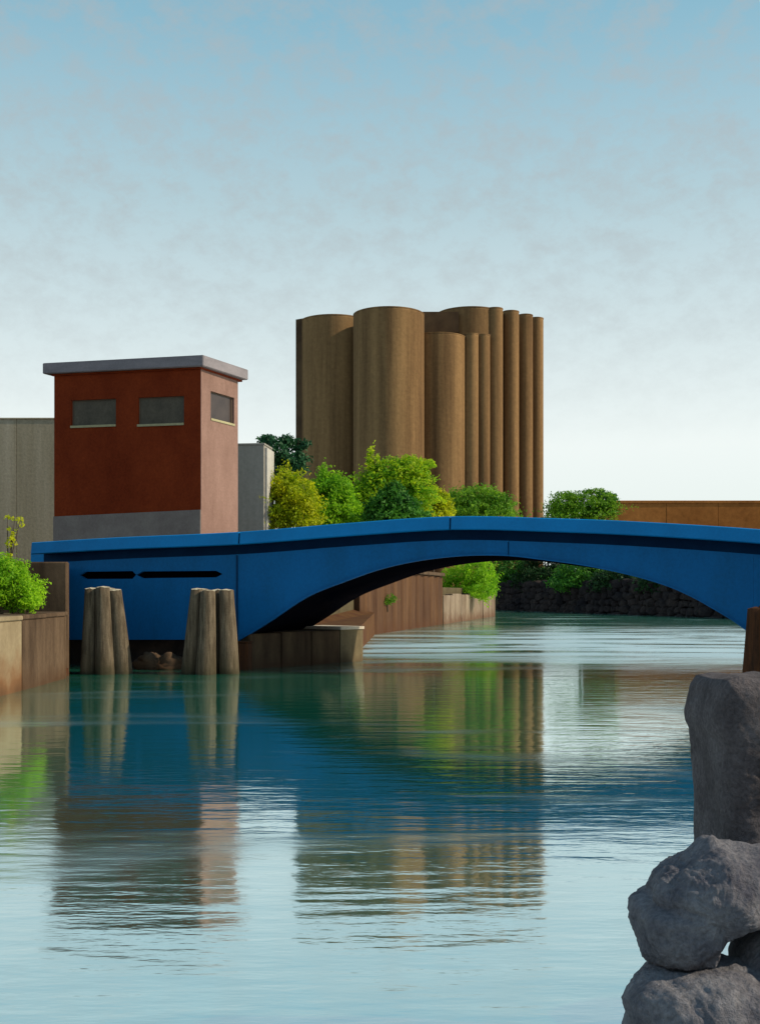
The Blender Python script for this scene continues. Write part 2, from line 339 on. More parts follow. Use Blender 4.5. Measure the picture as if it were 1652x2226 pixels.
# joint sleeves between rail sections
for s in (S1, S2):
    bm = bmesh.new(); sweep(bm, [s-gap-.03, s+gap+.03], lambda q: [(.05, RT(q)-.46), (.10, RT(q)-.05), (.40, RT(q)-.04), (.40, RT(q)-.46)])
    bm_obj('rail_joint', bm, M['navy'], B)
bm = bmesh.new(); sweep(bm, srange(bs(67, BW-.45), S3), lambda s: [(BW-.45, RT(s)-.5), (BW-.45, RT(s)), (BW, RT(s)), (BW, RT(s)-.5)])
bm_obj('far_rail', bm, M['bluerail'], B)
# deck slab set back under the rail: leaves a deep channel, its shade painted in navy
SD = bs(92, .9)
bm = bmesh.new(); sweep(bm, srange(SD, S3), lambda s: [(1.0, RT(s)-.98), (1.0, RT(s)-.42), (BW-.6, RT(s)-.42), (BW-.6, RT(s)-.92)])
bm_obj('deck', bm, M['navy'], B)
bm = bmesh.new(); sweep(bm, srange(SD, S3), lambda s: [(.7, RT(s)-.416), (.7, RT(s)-.36), (BW-.7, RT(s)-.36), (BW-.7, RT(s)-.416)])
bm_obj('road_surface', bm, M['asphalt'], B)
TF, TB = .5, .66
GT = lambda s: RT(s)-.86
# abutment front panel with the long slots
SA0, SA1 = bs(146, TF), bs(515, TF)
zb = bz(300, 1391, TF)
cols = [146, 174, 186, 290, 300, 470, 484, 515]
def slotz(px): return bz(px, interp([(174, 1251), (484, 1248)], px), TF)
bm = bmesh.new()
def quadplate(bm, xs, fz0, fz1):
    """plate between px xs[0]..xs[1] with bottom/top z functions"""
    s0, s1 = bs(xs[0], TF), bs(xs[1], TF)
    fr = [bw(s0, TF, fz0(xs[0])), bw(s1, TF, fz0(xs[1])), bw(s1, TF, fz1(xs[1])), bw(s0, TF, fz1(xs[0]))]
    off = Vector((BV[0], BV[1], 0))*(TB-TF)
    prism(bm, fr, [p+off for p in fr])
botf = lambda px: bz(px, 1391, TF); topf = lambda px: GT(bs(px, TF))
def sh(px):  # half height of the slot in metres
    return interp([(173, .0), (178, .15), (288, .16), (296, .0), (296.1, .0), (303, .14), (478, .13), (484, .0)], px)
edges = [146, 173, 186, 288, 296, 310, 470, 484, 515]
for a, b in zip(edges[:-1], edges[1:]):
    if a in (146, 484): quadplate(bm, (a, b), botf, topf)
    else:
        quadplate(bm, (a, b), lambda p: slotz(p)+sh(p), topf); quadplate(bm, (a, b), botf, lambda p: slotz(p)-sh(p))
bmesh.ops.remove_doubles(bm, verts=bm.verts, dist=.0004)
bm_obj('abutment_panel', bm, M['blue'], B)
# arch face plates
def plate(px0, px1, t0, t1, name, m, kind=None, back=None):
    ss = srange(bs(px0, TF), bs(px1, TF), .35); bm = bmesh.new()
    f = [bw(s, t0, GT(s)) for s in ss]+[bw(s, t0, AB(s)) for s in reversed(ss)]
    b = [bw(s, t1, GT(s)) for s in ss]+[bw(s, t1, AB(s)) for s in reversed(ss)]
    n = len(ss)
    vf = [bm.verts.new(p) for p in f]; vb = [bm.verts.new(p) for p in b]; T = 2*n
    for i in range(n-1):
        j = T-1-i
        bm.faces.new([vf[i], vf[i+1], vf[j-1], vf[j]]); bm.faces.new([vb[i], vb[j], vb[j-1], vb[i+1]])
        q = bm.faces.new([vf[i], vb[i], vb[i+1], vf[i+1]]); q = bm.faces.new([vf[j], vf[j-1], vb[j-1], vb[j]])
        if isinstance(m, list): q.material_index = 1
    bm.faces.new([vf[0], vf[T-1], vb[T-1], vb[0]]); bm.faces.new([vf[n-1], vb[n-1], vb[n], vf[n]])
    return bm_obj(name, bm, m, B)
plate(517.5, 1104, TF, TB, 'arch_girder_plate', M['blue'])
plate(1106.5, 1638, TF, TB, 'arch_girder_plate', M['blue'])
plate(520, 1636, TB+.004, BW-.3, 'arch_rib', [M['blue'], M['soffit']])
# bottom flange of the arch: thin lip following the curve
bm = bmesh.new(); sweep(bm, srange(bs(532, TF), bs(1636, TF), .35), lambda s: [(TF-.07, AB(s)-.004), (TF-.07, AB(s)+.05), (TF-.004, AB(s)+.05), (TF-.004, AB(s)-.004)])
bm_obj('arch_flange', bm, M['blue'], B)
# right abutment
SR0, SR1 = bs(1638.3, TF), S3
bm = bmesh.new(); sweep(bm, srange(SR0, SR1), lambda s: [(TF, .9), (TF, GT(s)), (BW-.3, GT(s)), (BW-.3, .9)]); bm_obj('abutment_panel', bm, M['blue'], B)
# core behind the left abutment panel (slot shade painted near-black)
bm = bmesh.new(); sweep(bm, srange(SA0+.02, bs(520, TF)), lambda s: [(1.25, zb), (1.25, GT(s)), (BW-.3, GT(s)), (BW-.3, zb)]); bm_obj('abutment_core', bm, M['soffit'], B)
bm = bmesh.new(); sweep(bm, [SA0+.02, SA0+.12], lambda s: [(TB+.004, zb), (TB+.004, GT(s)), (1.24, GT(s)), (1.24, zb)]); bm_obj('end_plate', bm, M['blue'], B)
# vertical seam stiffener at the abutment joint
bm = bmesh.new(); obox(bm, BO, BU, BV, bs(515, TF)-.02, bs(515, TF)+.05, TF-.035, TF-.004, bz(515, 1388, TF), GT(SA1)-.02); bm_obj('seam_strip', bm, M['navy'], B)
# footing below the panel
bm = bmesh.new(); obox(bm, BO, BU, BV, SA0-.1, bs(545, .95), .95, BW+.6, -2.6, zb+.02)
bmesh.ops.subdivide_edges(bm, edges=bm.edges, cuts=6, use_grid_fill=True)
for v_ in bm.verts:
    d_ = noise.noise(v_.co*.9)*.10; v_.co += Vector((-BV[0], -BV[1], 0))*d_
bm_obj('footing', bm, M['darkstone'], B)
bm = bmesh.new(); obox(bm, BO, BU, BV, bs(1640, .8), S3, .2, BW+.4, -2.6, .896); bevel(bm, .06); bm_obj('footing', bm, M['conc2'], B)

# fender timbers at the footing
def beam(bm, a, b, w, h):
    a = Vector(a); b = Vector(b); d = (b-a).normalized(); up = Vector((0, 0, 1)) if abs(d.z) < .9 else Vector((0, 1, 0))
    sd_ = d.cross(up).normalized(); up = sd_.cross(d)
    box_pts(bm, [a-sd_*w/2-up*h/2, b-sd_*w/2-up*h/2, b+sd_*w/2-up*h/2, a+sd_*w/2-up*h/2, a-sd_*w/2+up*h/2, b-sd_*w/2+up*h/2, b+sd_*w/2+up*h/2, a+sd_*w/2+up*h/2])
t = thing('timber_fender', bw(bs(530), .2, 0), 'short dark square fender post at the corner of the concrete abutment foot', 'post')
bm = bmesh.new(); obox(bm, bw(bs(528, .1), .1, 0), BU, BV, -.22, .22, 0, .42, -2, 1.06); bevel(bm, .04); bm_obj('post', bm, M['wooddark'], t)
bm = bmesh.new(); obox(bm, bw(bs(528, .1), .1, 0), BU, BV, -.24, .24, -.02, .44, 1.064, 1.12); bevel(bm, .02); bm_obj('post_cap', bm, M['wooddark'], t)
# rubble at the foot between the dolphins
def rock_mesh(name, outline, c, d, depth, m, parent=None, nph=20, power=2.4, amp=.02, freq=3, seed=0, nth=96, label=None, cat=None, kind=None, group=None):
    """star-shaped boulder: outline (pixel pts) round centre c at distance d, rounded off in depth"""
    C = P(c[0], c[1], d)
    pts = [(P(x, y_, d)-C) for x, y_ in outline]
    ang = sorted([(math.atan2(p.z, p.x), math.hypot(p.x, p.z)) for p in pts])
    ang = [(ang[-1][0]-2*math.pi, ang[-1][1])]+ang+[(ang[0][0]+2*math.pi, ang[0][1])]
    V = []; F = []
    for j in range(nph+1):
        ph = -math.pi/2+math.pi*j/nph
        cr = abs(math.cos(ph))**(2/power); sn = math.copysign(abs(math.sin(ph))**(2/power), ph)
        for i in range(nth):
            th = -math.pi+2*math.pi*i/nth
            r = interp(ang, th)
            p = C+Vector((math.cos(th)*r*cr, sn*depth, math.sin(th)*r*cr))
            nd = (p-C).normalized()
            q = p*freq+Vector((seed*7.1, seed*3.3, 0))
            vd = noise.voronoi(q*.55)[0]; crk = math.exp(-(vd[1]-vd[0])*9)
            p = p+nd*amp*(-.75*crk+noise.noise(q)+.5*noise.noise(q*2.3)+.3*noise.noise(q*5.1)+.22*noise.noise(q*11)+.12*noise.noise(q*23)-.5*abs(noise.noise(q*1.4))-.3*abs(noise.noise(q*3.1)))
            V.append(p)
    for j in range(nph):
        for i in range(nth):
            F.append((j*nth+i, j*nth+(i+1) % nth, (j+1)*nth+(i+1) % nth, (j+1)*nth+i))
    me = bpy.data.meshes.new(name); me.from_pydata([tuple(v_) for v_ in V], [], F); me.update()
    bm = bmesh.new(); bm.from_mesh(me); bmesh.ops.remove_doubles(bm, verts=bm.verts, dist=.0005)
    bpy.data.meshes.remove(me)
    o = bm_obj(name, bm, m, parent, True, origin=C if not parent else None)
    return tag(o, label, cat, group, kind)
def blob_out(cx, cy, rx, ry, seed, n=14):
    rr = random.Random(seed)
    return [(cx+rx*math.cos(a)*rr.uniform(.85, 1.1), cy+ry*math.sin(a)*rr.uniform(.85, 1.1)) for a in [2*math.pi*i/n for i in range(n)]]
rock_mesh('footing_stone', blob_out(345, 1446, 66, 30, 5, 18), (345, 1446), 43.7, .45, M['brownwall'], nph=14, nth=60, amp=.16, freq=1.7, seed=4,
          label='low brown rubble hump at the bridge foot between the two pile clusters', cat='rubble mound')

# ---- concrete abutment block running under the arch -------------------------------
t = thing('abutment_block', (-3, 47, 0), 'low weathered concrete block foot with pale rounded end under the arch', 'concrete block')
pa = P(541, 1455, 43.6); pb_ = P(740, 1441, 47.7); pc = P(812, 1436, 49.3)
pa.z = pb_.z = pc.z = 0
ztop = 1.42
def blk(name, a, b, back, z1, m, r=.04):
    u = (b-a).normalized(); v = Vector((-u.y, u.x, 0)); bm = bmesh.new()
    obox(bm, a, u, v, .01, (b-a).length-.01, 0, back, -2.6, z1)
    bevel(bm, r, 2); return bm_obj(name, bm, m, t)
n_ = 3
for i in range(n_):
    blk('concrete_segment', pa.lerp(pb_, i/n_), pa.lerp(pb_, (i+1)/n_), 3.4, ztop-random.uniform(0, .04), M['conc2'])
# rounded nose
bm = bmesh.new(); u = (pb_-pa).normalized(); v = Vector((-u.y, u.x, 0)); pts = []
base = [pb_+u*.01]
for k in range(9):
    a = -math.pi/2+math.pi/2*k/8
    pts.append((pb_+u*(1.35+.35*math.cos(a))+v*(.35+.35*math.sin(a))))
outl = [pb_+u*.012]+pts+[pb_+u*1.7+v*2.6, pb_+u*.012+v*2.6]
poly_slab(bm, [(p.x, p.y) for p in outl], -2.6, ztop); bm_obj('concrete_nose', bm, mat('nose_concrete', (.08, .06, .035), (.15, .12, .07), scale=1, streak=(1, 1, .3), bscale=8, bump=.4, stain=[(-.1, .5, (.06, .035, .018))]), t)
bm = bmesh.new(); poly_slab(bm, [(p.x+.0, p.y) for p in [q+(q-(pb_+u*.9+v*1.3)).normalized()*.06 for q in outl]], ztop+.004, ztop+.12); bm_obj('nose_cap', bm, mat('cap_concrete', (.38, .33, .27), (.5, .46, .4), scale=2), t)
# rusty soil slope behind it
bm = bmesh.new()
prism(bm, [Vector((-4.6, 52, 1.2)), Vector((-1.2, 53.5, 1.15)), Vector((-.4, 79, 1.6)), Vector((-4.6, 79, 3.0))], [Vector((-4.6, 52, -2.5)), Vector((-1.2, 53.5, -2.5)), Vector((-.4, 79, -2.5)), Vector((-4.6, 79, -2.5))])
tag(bm_obj('bank_slope', bm, M['rustearth']), kind='structure')

# ---- sheet pile wall beyond the bridge ------------------------------------------
def line_pt(px):
    k = (px-CX)/FPX; tau = (k*80+.4)/(15.4-k*64); return Vector((-.4+15.4*tau, 80+64*tau, 0))
t = thing('sheet_pile_wall', line_pt(880), 'rusty brown ribbed retaining wall seen through the left of the arch', 'wall')
a, b = Vector((-1.4, 76, 0)), line_pt(962); u = (b-a).normalized(); v = Vector((-u.y, u.x, 0)); Ln = (b-a).length
pw = 1.5; n_ = int(Ln/pw); base_me = None
for i in range(n_):
    q = a+u*(Ln*i/n_); w = Ln/n_; h = 4.6+random.uniform(-.04, .04)
    o_ = -.07 if i % 2 else .07
    bm = bmesh.new()
    pr = [q, q+u*w*.2-v*(-o_), q+u*w*.8-v*(-o_), q+u*w, q+u*w+v*.6, q+v*.6]
    poly_slab(bm, [(p.x, p.y) for p in pr], -2.6, h); bm_obj('pile_section', bm, M['sheet'], t)
bm = bmesh.new(); obox(bm, a, u, v, 0, Ln, -.25, .62, 4.65, 4.95); bevel(bm, .04); bm_obj('capping_beam', bm, M['brownwall'], t)
t = thing('concrete_bulkhead', line_pt(1030), 'pale streaked concrete bulkhead below the bright bush beyond the arch', 'wall')
a, b = line_pt(963), Vector((15, 144, 0)); u = (b-a).normalized(); v = Vector((-u.y, u.x, 0)); Ln = (b-a).length
for i in range(7):
    bm = bmesh.new(); obox(bm, a, u, v, Ln*i/7+.05, Ln*(i+1)/7-.05, random.uniform(-.1, .1), 1.6, -2.6, 2.9+random.uniform(-.15, .1)); bevel(bm, .06)
    bm_obj('concrete_panel', bm, mat('streaked_concrete', (.08, .05, .032), (.25, .20, .15), scale=.5, streak=(2, 2, .3), bscale=3, bump=.3, stain=[(-.1, 1.2, (.08, .035, .018))]) if i == 0 else bpy.data.materials['streaked_concrete'], t)
# ---- far dark bank wall: rough stones ------------------------------------------------
t = thing('rubble_wall', (33, 155, 0), 'dark shaded rubble embankment on the far side of the canal through the arch', 'embankment')
a, b = Vector((21, 200, 0)), Vector((46, 120, 0)); u = (b-a).normalized(); v = Vector((-u.y, u.x, 0))
if v.x < 0: v = -v
Ln = (b-a).length; cnt = 0
pr = [a+v*1.5, b+v*1.5, b+v*4, a+v*4]
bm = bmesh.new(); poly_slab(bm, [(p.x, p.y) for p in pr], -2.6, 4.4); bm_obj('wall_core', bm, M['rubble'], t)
stone_me = []
for k in range(6):
    bm = bmesh.new(); bmesh.ops.create_icosphere(bm, subdivisions=2, radius=1)
    for v_ in bm.verts:
        v_.co *= 1+.35*noise.noise(v_.co*1.3+Vector((k*9, 0, 0))); v_.co.x = max(-.8, min(.8, v_.co.x)); v_.co.z = max(-.75, min(.7, v_.co.z))
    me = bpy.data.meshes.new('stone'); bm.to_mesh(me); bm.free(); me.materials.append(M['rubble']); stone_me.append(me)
z = -.3
while z < 5.0:
    s = random.uniform(0, .8)
    while s < Ln:
        w = random.uniform(.9, 1.7)
        o = bpy.data.objects.new('stone', random.choice(stone_me)); o.parent = t
        p = a+u*s+v*(.35+z*.28+random.uniform(-.25, .25))
        o.location = Vector((p.x, p.y, z+random.uniform(-.12, .12)))-t.location
        o.rotation_euler = (random.uniform(-.3, .3), random.uniform(-.3, .3), random.uniform(0, 6.28)); o.scale = (w*.72, w*.72, w*.58)
        COL.objects.link(o); s += w*1.22; cnt += 1
    z += .95 if cnt < 900 else 9
# ---- timber dolphins --------------------------------------------------------------------
def pile_mesh(bm_name, bot, top, r0, r1, parent, seed, m=M['wood'], mt=M['woodtop']):
    bm = bmesh.new(); n = 18; rings = []; H = 16
    for j in range(H+1):
        f = j/H; c = bot.lerp(top, f); r = r0+(r1-r0)*f
        ring = []
        for i in range(n):
            a_ = 2*math.pi*i/n
            q = Vector((math.cos(a_)*2.2, math.sin(a_)*2.2, f*1.3+seed*5))
            k_ = 1+.10*noise.noise(q)+.06*noise.noise(Vector((math.cos(a_)*5, math.sin(a_)*5, f*.8+seed)))
            zt = (.05*noise.noise(Vector((a_*2, seed, 0)))) if j == H else 0
            ring.append(bm.verts.new(c+Vector((math.cos(a_)*r*k_, math.sin(a_)*r*k_, zt))))
        rings.append(ring)
    for A_, B_ in zip(rings[:-1], rings[1:]):
        for i in range(n):
            f_ = bm.faces.new([A_[i], A_[(i+1) % n], B_[(i+1) % n], B_[i]]); f_.smooth = True
    # worn, slightly domed top
    c = bm.verts.new(top+Vector((0, 0, .05)))
    for i in range(n): bm.faces.new([rings[-1][i], rings[-1][(i+1) % n], c]).material_index = 1
    bm.faces.new(rings[0][::-1])
    return bm_obj(bm_name, bm, [m, mt], parent)
def dolphin(name, label, piles, d, group, m=M['wood'], mt=M['woodtop'], bands=()):
    xs = [p[0] for p in piles]; t = thing(name, (Xp(sum(xs)/len(xs), d), d, 0), label, 'pile cluster', group)
    for i, (bx, tx, ty, w0, w1, dd) in enumerate(piles):
        dist = d+dd
        zt = Zp(ty, dist); zw = 0
        top = Vector((Xp(tx, dist), dist-.05*dd, zt)); wl = Vector((Xp(bx, dist), dist+dd*.15, 0))
        wl.x += (wl.x-t.location.x)*.10; bot = wl+(wl-top)*(2.2/zt)
        pile_mesh('pile', bot, top, (w0*.5*dist/FPX)*1.42, w1*.5*dist/FPX, t, i+len(xs)*3+tx*.01, m, mt)
    return t
G = 'timber pile clusters guarding the bridge'
dolphin('pile_cluster', 'left weathered grey-brown timber pile cluster in front of the blue abutment, gap-toothed top',
        [(196, 197, 1280, 32, 25, 0), (229, 224, 1277, 38, 29, -.15), (265, 250, 1283, 36, 27, .05), (214, 212, 1284, 32, 24, .55), (250, 238, 1280, 32, 26, .6)], 41.1, G)
dolphin('pile_cluster', 'right weathered grey-brown timber pile cluster below the abutment seam, leaning inward to a flat top',
        [(415, 428, 1281, 32, 25, 0), (448, 452, 1285, 40, 33, -.2), (494, 492, 1283, 38, 33, .05), (432, 440, 1282, 32, 26, .55), (472, 474, 1283, 34, 28, .5)], 41.1, G)
dolphin('pile_cluster', 'dark tarred timber pile cluster at the right edge behind the granite block',
        [(1637, 1642, 1322, 40, 34, 0), (1672, 1668, 1318, 42, 34, -.1), (1655, 1655, 1324, 40, 34, .5)], 35.4, G, M['wooddark'], M['wooddark'])

# ---- red control house --------------------------------------------------------------------
HD = 69.0; K = HD/58
cor = Vector((Xp(436, HD), HD, 0)); ul = Vector((-8.25, 1.9, 0))*K; ur = Vector((1.52, 3.25, 0))*K
LU = ul.length; LR = ur.length; uL = ul.normalized(); uR = ur.normalized()
H = thing('control_house', (cor.x-3, cor.y+2, 3.6), 'tall red bridge control house with flat grey overhanging roof', 'building')
ZT = Zp(802, HD); ZB = 3.5
def hpx(px, uvec):   # distance along wall for pixel column
    k = (px-CX)/FPX; return (k*cor.y-cor.x)/(uvec.x-k*uvec.y)
def hz(px, py, uvec):
    s = hpx(px, uvec); return Zp(py, cor.y+uvec.y*s)
def wall_holes(name, m, org, u, v, s_edges, holes, z0, z1, th, parent):
    """holes: (s0,s1,za,zb) non-overlapping in s"""
    bm = bmesh.new(); s = 0; S = s_edges
    for h in sorted(holes):
        obox(bm, org, u, v, s, h[0], 0, th, z0, z1)
        obox(bm, org, u, v, h[0], h[1], 0, th, z0, h[2]); obox(bm, org, u, v, h[0], h[1], 0, th, h[3], z1)
        s = h[1]
    obox(bm, org, u, v, s, S, 0, th, z0, z1)
    bmesh.ops.remove_doubles(bm, verts=bm.verts, dist=.0003)
    # drop interior faces shared by two boxes
    bm.verts.index_update(); seen = {}
    for f in list(bm.faces):
        key = tuple(sorted(x.index for x in f.verts))
        seen.setdefault(key, []).append(f)
    for fs in seen.values():
        if len(fs) > 1:
            bmesh.ops.delete(bm, geom=fs, context='FACES_ONLY')
    return bm_obj(name, bm, m, parent)
inL = uR; inR = uL
def rect(pxa, pxb, pya, pyb, uv):
    s0, s1 = sorted((hpx(pxa, uv), hpx(pxb, uv))); mid = (pxa+pxb)/2
    return (s0, s1, hz(mid, pyb, uv), hz(mid, pya, uv))
holesL = [rect(155, 252, 868, 928, uL), rect(300, 400, 862, 925, uL)]
holesR = [rect(457, 508, 857, 919, uR)]
wall_holes('wall', M['brick'], cor, uL, inL, LU, holesL, ZB, ZT, .4, H)
o = wall_holes('wall', M['pink'], cor-uL*.03+uR*.006, uR, inR, LR, holesR, ZB, ZT, .4, H); o['label'] = 'side wall with sunlit pinkish tone in its colour'
# back and far walls
bm = bmesh.new(); obox(bm, cor, uL, inL, .42, LU-.0, LR-.1, LR+.3, ZB, ZT); bm_obj('wall', bm, M['brick'], H)
bm = bmesh.new(); obox(bm, cor, uL, inL, LU-.4, LU-.003, .405, LR-.11, ZB, ZT); bm_obj('wall', bm, M['brick'], H)
# plinth on the front
zpl = hz(300, 1115, uL)
bm = bmesh.new()
q = lambda s, t_, z_: cor+uL*s+inL*t_+Vector((0, 0, z_))
box_pts(bm, [q(-.02, -.07, ZB), q(LU+.02, -.07, ZB), q(LU+.02, -.004, ZB), q(-.02, -.004, ZB), q(-.02, -.07, hz(436, 1108, uL)), q(LU+.02, -.07, hz(119, 1123, uL)), q(LU+.02, -.004, hz(119, 1123, uL)), q(-.02, -.004, hz(436, 1108, uL))])
bm_obj('plinth', bm, M['plinth'], H)
# windows
for hs, uv, iv, pm in ((holesL, uL, inL, M['pane']), (holesR, uR, inR, M['pane2'])):
    oo = cor
    for s0, s1, z0, z1 in hs:
        fw = .07
        bm = bmesh.new()
        for a_ in ((s0, s1, z0, z0+fw), (s0, s1, z1-fw, z1), (s0, s0+fw, z0+fw, z1-fw), (s1-fw, s1, z0+fw, z1-fw)):
            obox(bm, oo, uv, iv, a_[0]+.003, a_[1]-.003, .12, .2, a_[2]+.003, a_[3]-.003)
        w = bm_obj('window', bm, M['frame'], H)
        bm = bmesh.new(); obox(bm, oo, uv, iv, s0+fw, s1-fw, .15, .18, z0+fw, z1-fw); bm_obj('pane', bm, pm, w)
        bm = bmesh.new(); obox(bm, oo, uv, iv, s0+.02, s1+.02, -.08, .11, z0-.02, z0+.12); bm_obj('sill', bm, M['sill'], w)
# roof slab
c0 = P(443, 801, 60.6); zr0, zr1 = Zp(800, HD), Zp(768, HD-.8)
ov = .38
A0 = cor-uL*.25-uR*ov; A1 = cor+uL*(LU+.55)-uR*ov; A2 = cor+uL*(LU+.55)+uR*(LR+.45); A3 = cor-uL*.5+uR*(LR+.45)
A0 = cor-uL*.40-uR*ov
bm = bmesh.new(); poly_slab(bm, [(p.x, p.y) for p in (A0, A1, A2, A3)], zr0+.06, zr1); bevel(bm, .04, 2); bm_obj('roof', bm, M['slab'], H)
bm = bmesh.new(); obox(bm, cor, uL, uR, -.1, LU+.1, -.12, LR+.42, ZT+.004, zr0+.056); bm_obj('eaves_band', bm, M['brick'], H)

# ---- other buildings -----------------------------------------------------------------
# grey-tan building, left
d = 84
T = thing('warehouse', (Xp(40, d), d+5, 3.6), 'plain tan-grey concrete building behind the left end of the bridge', 'building')
x0, x1 = Xp(-700, d), Xp(128, d); zt = Zp(909, d)
bm = bmesh.new(); obox(bm, (0, 0), (1, 0), (0, 1), x0, x1-.01, d+.16, d+14, 3.5, zt-.1); bm_obj('wall', bm, M['gwall'], T)
n_ = 9; w = (x1-x0)/n_
for i in range(n_):
    bm = bmesh.new(); obox(bm, (0, 0), (1, 0), (0, 1), x0+w*i+.012, x0+w*(i+1)-.012, d+random.uniform(-.01, .01), d+.15, 3.5, zt-.09); bevel(bm, .015)
    bm_obj('wall_panel', bm, M['gwall'], T)
bm = bmesh.new(); obox(bm, (0, 0), (1, 0), (0, 1), x0, x1+.05, d-.06, d+14.1, zt-.086, zt+.04); bevel(bm, .02); bm_obj('parapet_cap', bm, M['gwall'], T)
# pale block right of the house
d = 92
T = thing('pale_building', (Xp(550, d), d+3, 3.6), 'narrow pale grey block standing against the right side of the red house', 'building')
u = Vector((1, -.12, 0)).normalized(); v = Vector((.12, 1, 0)).normalized()
o_ = Vector((Xp(574, d), d, 0)); zt = Zp(967, d)
bm = bmesh.new(); obox(bm, o_, u, v, -6, 0, 0, 3.0, 3.5, zt); bevel(bm, .03); bm_obj('wall', bm, M['wwall'], T)
bm = bmesh.new(); obox(bm, o_, u, v, -6.05, .06, -.05, 3.06, zt+.003, zt+.16); bevel(bm, .02); bm_obj('parapet_cap', bm, M['wwall'], T)
bm = bmesh.new(); obox(bm, o_, u, v, .003, .20, .3, 3.0, 3.5, zt-.2); bevel(bm, .02); bm_obj('lit_side_strip', bm, mat('sunlit_strip_tone', (.36, .35, .34), (.42, .41, .39), scale=1), T)  # sun on the side face put into a whiter colour
# ochre building right
d = 190
T = thing('brick_warehouse', (Xp(1500, d), d+10, 3.4), 'long low ochre-brown building on the right behind the bridge', 'building')
x0, x1 = Xp(1336, d), Xp(2350, d); zt = Zp(1088, d)
n_ = 9; w = (x1-x0)/n_
bm = bmesh.new(); obox(bm, (0, 0), (1, 0), (0, 1), x0+.02, x1-.02, d+.3, d+30, 3.3, zt-.5); bm_obj('wall', bm, M['brownb'], T)
for i in range(n_):
    bm = bmesh.new(); obox(bm, (0, 0), (1, 0), (0, 1), x0+w*i+.03, x0+w*(i+1)-.03, d+random.uniform(-.05, .05), d+.29, 3.3, zt-.5); bm_obj('wall_panel', bm, M['brownb'], T)
bm = bmesh.new(); obox(bm, (0, 0), (1, 0), (0, 1), x0-.1, x1+.1, d-.12, d+30.1, zt-.496, zt); bevel(bm, .06); bm_obj('parapet_cap', bm, M['brownb'], T)

# ---- silos -------------------------------------------------------------------------------
T = thing('grain_elevator', (8, 222, 3.4), 'massive brown concrete grain silo block towering behind the trees', 'grain elevator')
def silo(px_c, r_px, d, ytop, name='silo', n=48):
    r = r_px*d/FPX; c = (Xp(px_c, d), d); zt = Zp(ytop, d-r)
    bm = bmesh.new(); rings = []
    zs = [3.3]+[3.3+(zt-3.3)*i/8 for i in range(1, 8)]+[zt-.35, zt]
    for z_ in zs:
        rings.append([bm.verts.new((c[0]+r*math.cos(2*math.pi*i/n), c[1]+r*math.sin(2*math.pi*i/n), z_)) for i in range(n)])
    for a_, b_ in zip(rings[:-1], rings[1:]):
        for i in range(n): bm.faces.new([a_[i], a_[(i+1) % n], b_[(i+1) % n], b_[i]]).smooth = True
    bm.faces.new(rings[-1]); o = bm_obj(name, bm, M['silo'], T)
    # rim ring
    bm = bmesh.new()
    ri = [bm.verts.new((c[0]+(r+q)*math.cos(2*math.pi*i/n), c[1]+(r+q)*math.sin(2*math.pi*i/n), z_)) for q, z_ in ((.0, zt-.02), (.05, zt-.02), (.05, zt+.2), (-.25, zt+.2)) for i in range(n)]
    for k in range(3):
        for i in range(n): bm.faces.new([ri[k*n+i], ri[k*n+(i+1) % n], ri[(k+1)*n+(i+1) % n], ri[(k+1)*n+i]])
    bm.faces.new(ri[3*n:4*n]); bm_obj('rim', bm, M['silo'], o)
    return o
silo(726, 74, 224, 684)            # left
silo(845, 77, 214, 667)            # big centre
silo(1021, 72, 229, 667)           # tall behind
silo(952, 60, 221, 723)            # short front
silo(1024, 16, 220.5, 725)
silo(1050, 15, 222, 727)
silo(1075, 18, 224.5, 668.5)
silo(1110, 18, 229, 675)
silo(1141, 17, 232.5, 683)
silo(1165, 16, 236, 690)
bm = bmesh.new(); poly_slab(bm, [(Xp(690, 228), 230), (Xp(1070, 232), 232), (Xp(1150, 246), 244), (Xp(1000, 245), 250), (Xp(700, 245), 250)], 3.3, Zp(712, 227)); bm_obj('core_block', bm, M['silo'], T)
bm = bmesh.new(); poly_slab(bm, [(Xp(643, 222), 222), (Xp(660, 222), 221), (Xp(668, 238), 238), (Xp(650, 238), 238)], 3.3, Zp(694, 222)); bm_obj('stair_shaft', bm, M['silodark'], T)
bm = bmesh.new(); dd = 221.2; obox(bm, (0, 0), (1, 0), (0, 1), Xp(915, dd), Xp(997, dd), dd, dd+1.2, Zp(722, dd), Zp(677, dd)); bm_obj('dark_box', bm, M['silodark'], T)  # solid box in darker brown above the short front silo

